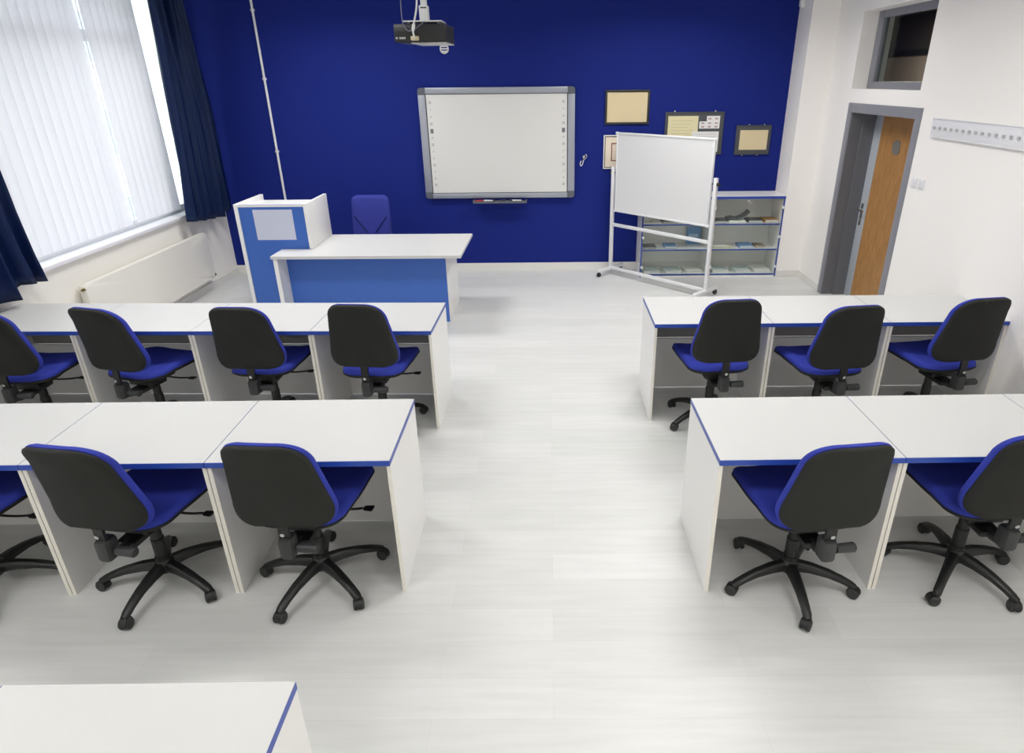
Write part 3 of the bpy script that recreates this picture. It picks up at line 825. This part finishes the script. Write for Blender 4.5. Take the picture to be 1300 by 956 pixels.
    obj('tension_knob', bm, 'plastic_g', t)
    # seat
    so = rounded([(-.195, -.20), (.195, -.20), (.238, .10), (.215, .335), (-.215, .335), (-.238, .10)], [.10, .10, .12, .09, .09, .12], 8)
    def sf(u, v, q):
        z = .445 + q + .028*(u/.235)**2*(.6 + .4*(v > -.05)) - .018*max(0, (v-.12)/.15)**2 + .012*max(0, (-.05-v)/.15)**2 - .006
        return (u, v, z)
    obj('seat', slab(so, [(0, .022), (.6, .018), (.94, .012), (.99, .016), (1, .030), (.985, .048), (.95, .058), (.85, .064), (.6, .062), (.3, .060), (0, .059)], sf), 'seat_blue', t, 60)
    obj('seat_shell', slab(so, [(0, -.010), (.5, -.010), (.8, -.006), (.96, .004), (1.006, .014), (1.008, .024), (.98, .026), (.5, .023), (0, .0225)], sf), 'shell', t, 60)
    # backrest
    bo = rounded([(-.241, .0), (.241, .0), (.166, .465), (-.166, .465)], [.115, .115, .11, .11], 9)
    tilt = R(10)
    def bf(u, v, q):      # q positive towards the sitter
        curve = .050*(u/.22)**2 - .022*math.sin(max(0, min(1, v/.45))*PI)*-1 - .015*(max(0, v-.25)/.2)**2
        y = -.262 - v*math.tan(tilt)*.75 + curve - .015 + q
        return (u, y, .520 + v*.985 - q*.15)
    obj('backrest', slab(bo, [(0, .012), (.6, .012), (.95, .010), (1.0, .014), (1.008, .028), (.99, .044), (.94, .054), (.8, .060), (.5, .064), (0, .066)], bf), 'seat_blue', t, 60)
    obj('back_shell', slab(bo, [(0, -.020), (.5, -.020), (.85, -.019), (.95, -.014), (.985, -.004), (.99, .008), (.97, .012), (.6, .0125), (0, .0125)], bf), 'shell', t, 60)
    return t

chairs = [  # hub x, y, seat yaw, base twist
    (-1.137, 2.490, -4, -112.6+72*2, 'swivel chair at the nearer row aisle-end desk on the window side'),
    (-1.905, 2.480, -9, -97.4+72*2, 'swivel chair at nearer row second desk from aisle, window side'),
    (-2.735, 2.46, -6, -60, 'swivel chair cut off by the picture edge in the nearer row, window side'),
    (1.147, 2.449, 7, -163.6, 'swivel chair at the nearer row aisle-end desk on the door side'),
    (1.987, 2.514, 2, -132, 'swivel chair cut off by the picture edge in the nearer row, door side'),
    (-1.196, 4.064, -4, 36, 'swivel chair at the farther row aisle-end desk on the window side'),
    (-1.968, 4.105, -2, 26, 'swivel chair at farther row second desk from aisle, window side'),
    (-2.775, 4.055, -14, 35, 'swivel chair at farther row third desk from aisle, window side'),
    (-3.545, 4.009, 2, 36, 'swivel chair at the farther row desk touching the window wall'),
    (1.127, 4.093, 4, -150, 'swivel chair at the farther row aisle-end desk on the door side'),
    (1.86, 4.028, 6, 152, 'swivel chair at the middle desk of farther row, door side'),
    (2.66, 4.09, 8, 152, 'swivel chair against the white wall in farther row near the door'),
]
base_chair = make_task_chair(chairs[0][4])
def place_chair(c, tw, lab):
    pass
allc = [base_chair] + [dup(base_chair, (0, 0, 0), 0, c[4]) for c in chairs[1:]]
back_up = [0, 0, 0, 0, 0, .048, .022, .038, .03, .048, .024, .045]   # each back is set at its own height
for o, (x, y, yaw, tw, lab), up in zip(allc, chairs, back_up):
    o.location = (x, y, 0); o.rotation_euler.z = R(yaw)
    for k in kids(o):     # the star base and its castors swivel independently of the seat
        if k.name.startswith(('star_base', 'caster')): k.rotation_euler.z = R(tw - yaw)
        if k.name.startswith(('backrest', 'back_shell')): k.location.z = up

# ------------------------------------------------------------------ teacher chair
t_ = thing('teacher_chair', 'high-backed royal blue padded chair behind the teacher desk', 'chair', (-2.05, 7.30, 0), R(178))
bo = rounded([(-.222, 0), (.222, 0), (.215, .60), (-.215, .60)], [.06, .06, .075, .075], 8)
def tb(u, v, q): return (u, -.13 - v*.09 + .03*(u/.22)**2 + q + .012*math.sin(v*9), .485 + v)
br_ = obj('backrest', slab(bo, [(0, -.03), (.6, -.03), (.93, -.024), (1, .0), (1, .03), (.97, .048), (.88, .058), (.5, .06), (0, .06)], tb), 'boss_blue', t_, 60)
bm = bmesh.new()
for s in (-1, 1): add_tube(bm, [tb(s*.19, .38, .058), tb(s*.12, .29, .062), tb(s*.05, .20, .063)], .004, 6)
obj('seam', bm, 'navy', br_)
so = rounded([(-.22, -.18), (.22, -.18), (.24, .27), (-.24, .27)], .07, 6)
obj('seat', slab(so, [(0, 0), (.9, 0), (1, .02), (1, .05), (.95, .075), (.6, .082), (0, .08)], lambda u, v, q: (u, v, .41+q)), 'boss_blue', t_, 60)
bm = bmesh.new(); add_tube(bm, [(0, 0, .12), (0, 0, .41)], .026)
add_box(bm, -.1, .1, -.1, .1, .385, .41, .005); add_box(bm, -.03, .03, -.18, -.09, .39, .41); add_box(bm, -.03, .03, -.185, -.165, .39, .70)
obj('gas_lift', bm, 'plastic', t_)
bm = bmesh.new(); add_tube(bm, [(0, 0, .07), (0, 0, .13)], .045)
for k in range(5):
    a = 2*PI*k/5+.3; add_tube(bm, [(.02*math.cos(a), .02*math.sin(a), .105), (.29*math.cos(a), .29*math.sin(a), .07)], [.024, .016], 8)
obj('star_base', bm, 'plastic', t_)
for k in range(5):
    a = 2*PI*k/5+.3; x, y = .28*math.cos(a), .28*math.sin(a); bm = bmesh.new()
    add_tube(bm, [(x-.022, y, .0275), (x+.022, y, .0275)], .027, 16); add_tube(bm, [(x, y, .03), (x, y, .068)], .010, 8)
    obj('caster', bm, 'rubber', t_)

# ------------------------------------------------------------------ projector on a ceiling mount
PY = 4.95
t_ = thing('projector', 'black projector with cables plugged in, hung below the ceiling pole', 'projector', (-.875, PY, 2.56), R(-3))
obj('body', bx(-.185, .175, -.01, .32, -.055, .058, .012), 'black', t_)
bm = bmesh.new()
for k in range(9): add_box(bm, .1745, .178, .03+k*.024, .042+k*.024, -.045, .04)
obj('side_grille', bm, 'plastic_g', t_, 0)
obj('rear_panel', bx(-.15, .13, -.014, -.009, -.045, .01), 'plastic', t_, 0)
bm = bmesh.new()
for x in (-.165, -.14, -.125, -.11): add_box(bm, x-.006, x+.006, -.016, -.010, -.035, -.022)
obj('port_row', bm, 'blackg', t_, 0)
obj('bottom_plate', bx(-.07, .172, -.004, .31, -.064, -.055, .004), 'blackg', t_)['label'] = 'grey underside plate'
obj('lens', tube([(.09, .31, -.0), (.09, .35, -.0)], .035, 24), 'black', t_)
obj('plug', bx(-.062, -.008, -.045, -.014, -.045, -.018, .006), 'plug', t_)
t_ = thing('projector_mount', 'white ceiling pole and plate holding the black projector', 'mount', (-.855, PY+.1, 2.63))
bm = bmesh.new(); add_box(bm, -.14, .13, -.10, .10, .0, .008, .002)
for sx in (-1, 1): 
    for sy in (-1, 1): add_tube(bm, [(sx*.10, sy*.07, .0), (sx*.10, sy*.07, -.009)], .006, 8)
obj('plate', bm, 'white_metal', t_)
obj('bracket', bx(-.032, .03, -.03, .03, .008, .105, .006), 'white_metal', t_)
obj('pole', tube([(0, 0, .10), (0, 0, ZC-2.63)], .023, 20), 'white_metal', t_)
obj('pole_gap', bx(-.020, .020, -.032, -.028, .086, .094), 'line_dk', t_, 0)
bm = bmesh.new(); add_tube(bm, smooth_path([(-.91, PY-.045, 2.53), (-.912, PY-.07, 2.57), (-.905, PY-.05, 2.62), (-.888, PY+.0, 2.72), (-.885, PY+.04, 2.84), (-.885, PY+.06, 3.0), (-.883, PY+.08, ZC)]), .0065, 8)
add_tube(bm, [(-.911, PY-.072, 2.575), (-.907, PY-.055, 2.61)], .011, 10)
tag(obj('video_cable', bm, 'cable_w'), 'thick white video cable dropping from ceiling to the projector plug', 'cable')
bm = bmesh.new(); add_tube(bm, smooth_path([(-.985, PY+.08, ZC), (-.99, PY+.05, 2.95), (-.992, PY+.0, 2.75), (-.985, PY-.03, 2.63), (-.955, PY-.04, 2.575), (-.905, PY-.035, 2.585), (-.84, PY-.02, 2.63)]), .0035, 8)
tag(obj('power_cable', bm, 'cable_g'), 'thin grey cable looping down from the ceiling round the projector', 'cable')

# ------------------------------------------------------------------ outside
t_ = thing('apartment_building', 'pale apartment block outside, glimpsed through the gaps in the blind', 'building', (-15, 22, -7))
obj('wall', bx(-6, 0, -10, 2.9, 0, 19), 'facade', t_, 0)
for i in range(5):
    for j in range(6):
        y = -8.2 + i*2.15; z = 1.2 + j*2.9
        f = obj('window', bx(.0, .05, y, y+1.1, z, z+1.5), 'facade_win', t_, 0)
        bm = bmesh.new(); add_box(bm, .05, .07, y+.52, y+.58, z, z+1.5); add_box(bm, .05, .07, y, y+1.1, z-.06, z+.02)
        obj('window_frame', bm, 'pvc', f, 0)
struct('ground', bx(-30, -4.4, -10, 24, -7.2, -7), 'grass')

# ------------------------------------------------------------------ lights
wd = bpy.data.worlds.new('sky'); sc.world = wd; wd.use_nodes = True
bg = wd.node_tree.nodes['Background']; bg.inputs[0].default_value = (.93, .96, 1, 1); bg.inputs[1].default_value = 2.0
def area(name, loc, rot, sx, sy, e, col=(1, 1, 1), portal=False):
    l = bpy.data.lights.new(name, 'AREA'); l.shape = 'RECTANGLE'; l.size = sx; l.size_y = sy; l.energy = e; l.color = col
    l.cycles.is_portal = portal
    o = bpy.data.objects.new(name, l); COL.objects.link(o); o.location = loc; o.rotation_euler = rot; return o
area('window_portal', (XL-.25, (WY0+WY1)/2, (WZ0+WZ1)/2), (0, -PI/2, 0), WZ1-WZ0, WY1-WY0, 1, portal=True)
for x in (-2.3, 1.3):
    for y, e in ((-2.3, 30), (.8, 22), (3.9, 26), (6.6, 34)):
        area('unseen_ceiling_lamp', (x, y, ZC-.03), (0, 0, 0), 1.2, .6, e, (1, .985, .96)).data.spread = R(152)  # all out of view; rearmost row added to brighten camera-facing surfaces
area('corridor_fill', (4.3, 8.5, 3.02), (0, 0, 0), .3, 1.2, 45, (1, .93, .85))  # added light, out of view, lifts the corridor behind the transom
sun = bpy.data.lights.new('sun', 'SUN'); sun.energy = 3.2; sun.angle = R(2); sun.color = (1, .97, .92)
so_ = bpy.data.objects.new('sun', sun); COL.objects.link(so_); so_.rotation_euler = Vector((1, -.35, .75)).to_track_quat('Z', 'Y').to_euler()

# ------------------------------------------------------------------ camera
p = dict(h=2.2627, pitch=24.3391, yaw=-.2701, roll=-.5714, f=814.0157, cx=696.0737, cy=469.3592)
a, b, c = [R(p[k]) for k in ('pitch', 'yaw', 'roll')]
fwv = Vector((math.sin(b)*math.cos(a), math.cos(b)*math.cos(a), -math.sin(a)))
rv = Vector((math.cos(b), -math.sin(b), 0)); uv = rv.cross(fwv)
r2 = rv*math.cos(c) + uv*math.sin(c); u2 = -rv*math.sin(c) + uv*math.cos(c)
cam = bpy.data.cameras.new('camera'); co = bpy.data.objects.new('camera', cam); COL.objects.link(co)
mt = Matrix.Identity(4)
for i in range(3): mt[i][0], mt[i][1], mt[i][2] = r2[i], u2[i], -fwv[i]
mt[2][3] = p['h']; co.matrix_world = mt
cam.sensor_fit = 'HORIZONTAL'; cam.sensor_width = 36; cam.lens = p['f']*36/1300
cam.shift_x = (650-p['cx'])/1300; cam.shift_y = (p['cy']-478)/1300; cam.clip_start = .05
sc.camera = co
sc.view_settings.view_transform = 'Standard'; sc.view_settings.look = 'None'
sc.view_settings.gamma = 1; sc.view_settings.use_curve_mapping = False
sc.view_settings.exposure = .28
sc.cycles.use_denoising = True
sc.cycles.max_bounces = 10; sc.cycles.diffuse_bounces = 6; sc.cycles.transparent_max_bounces = 16
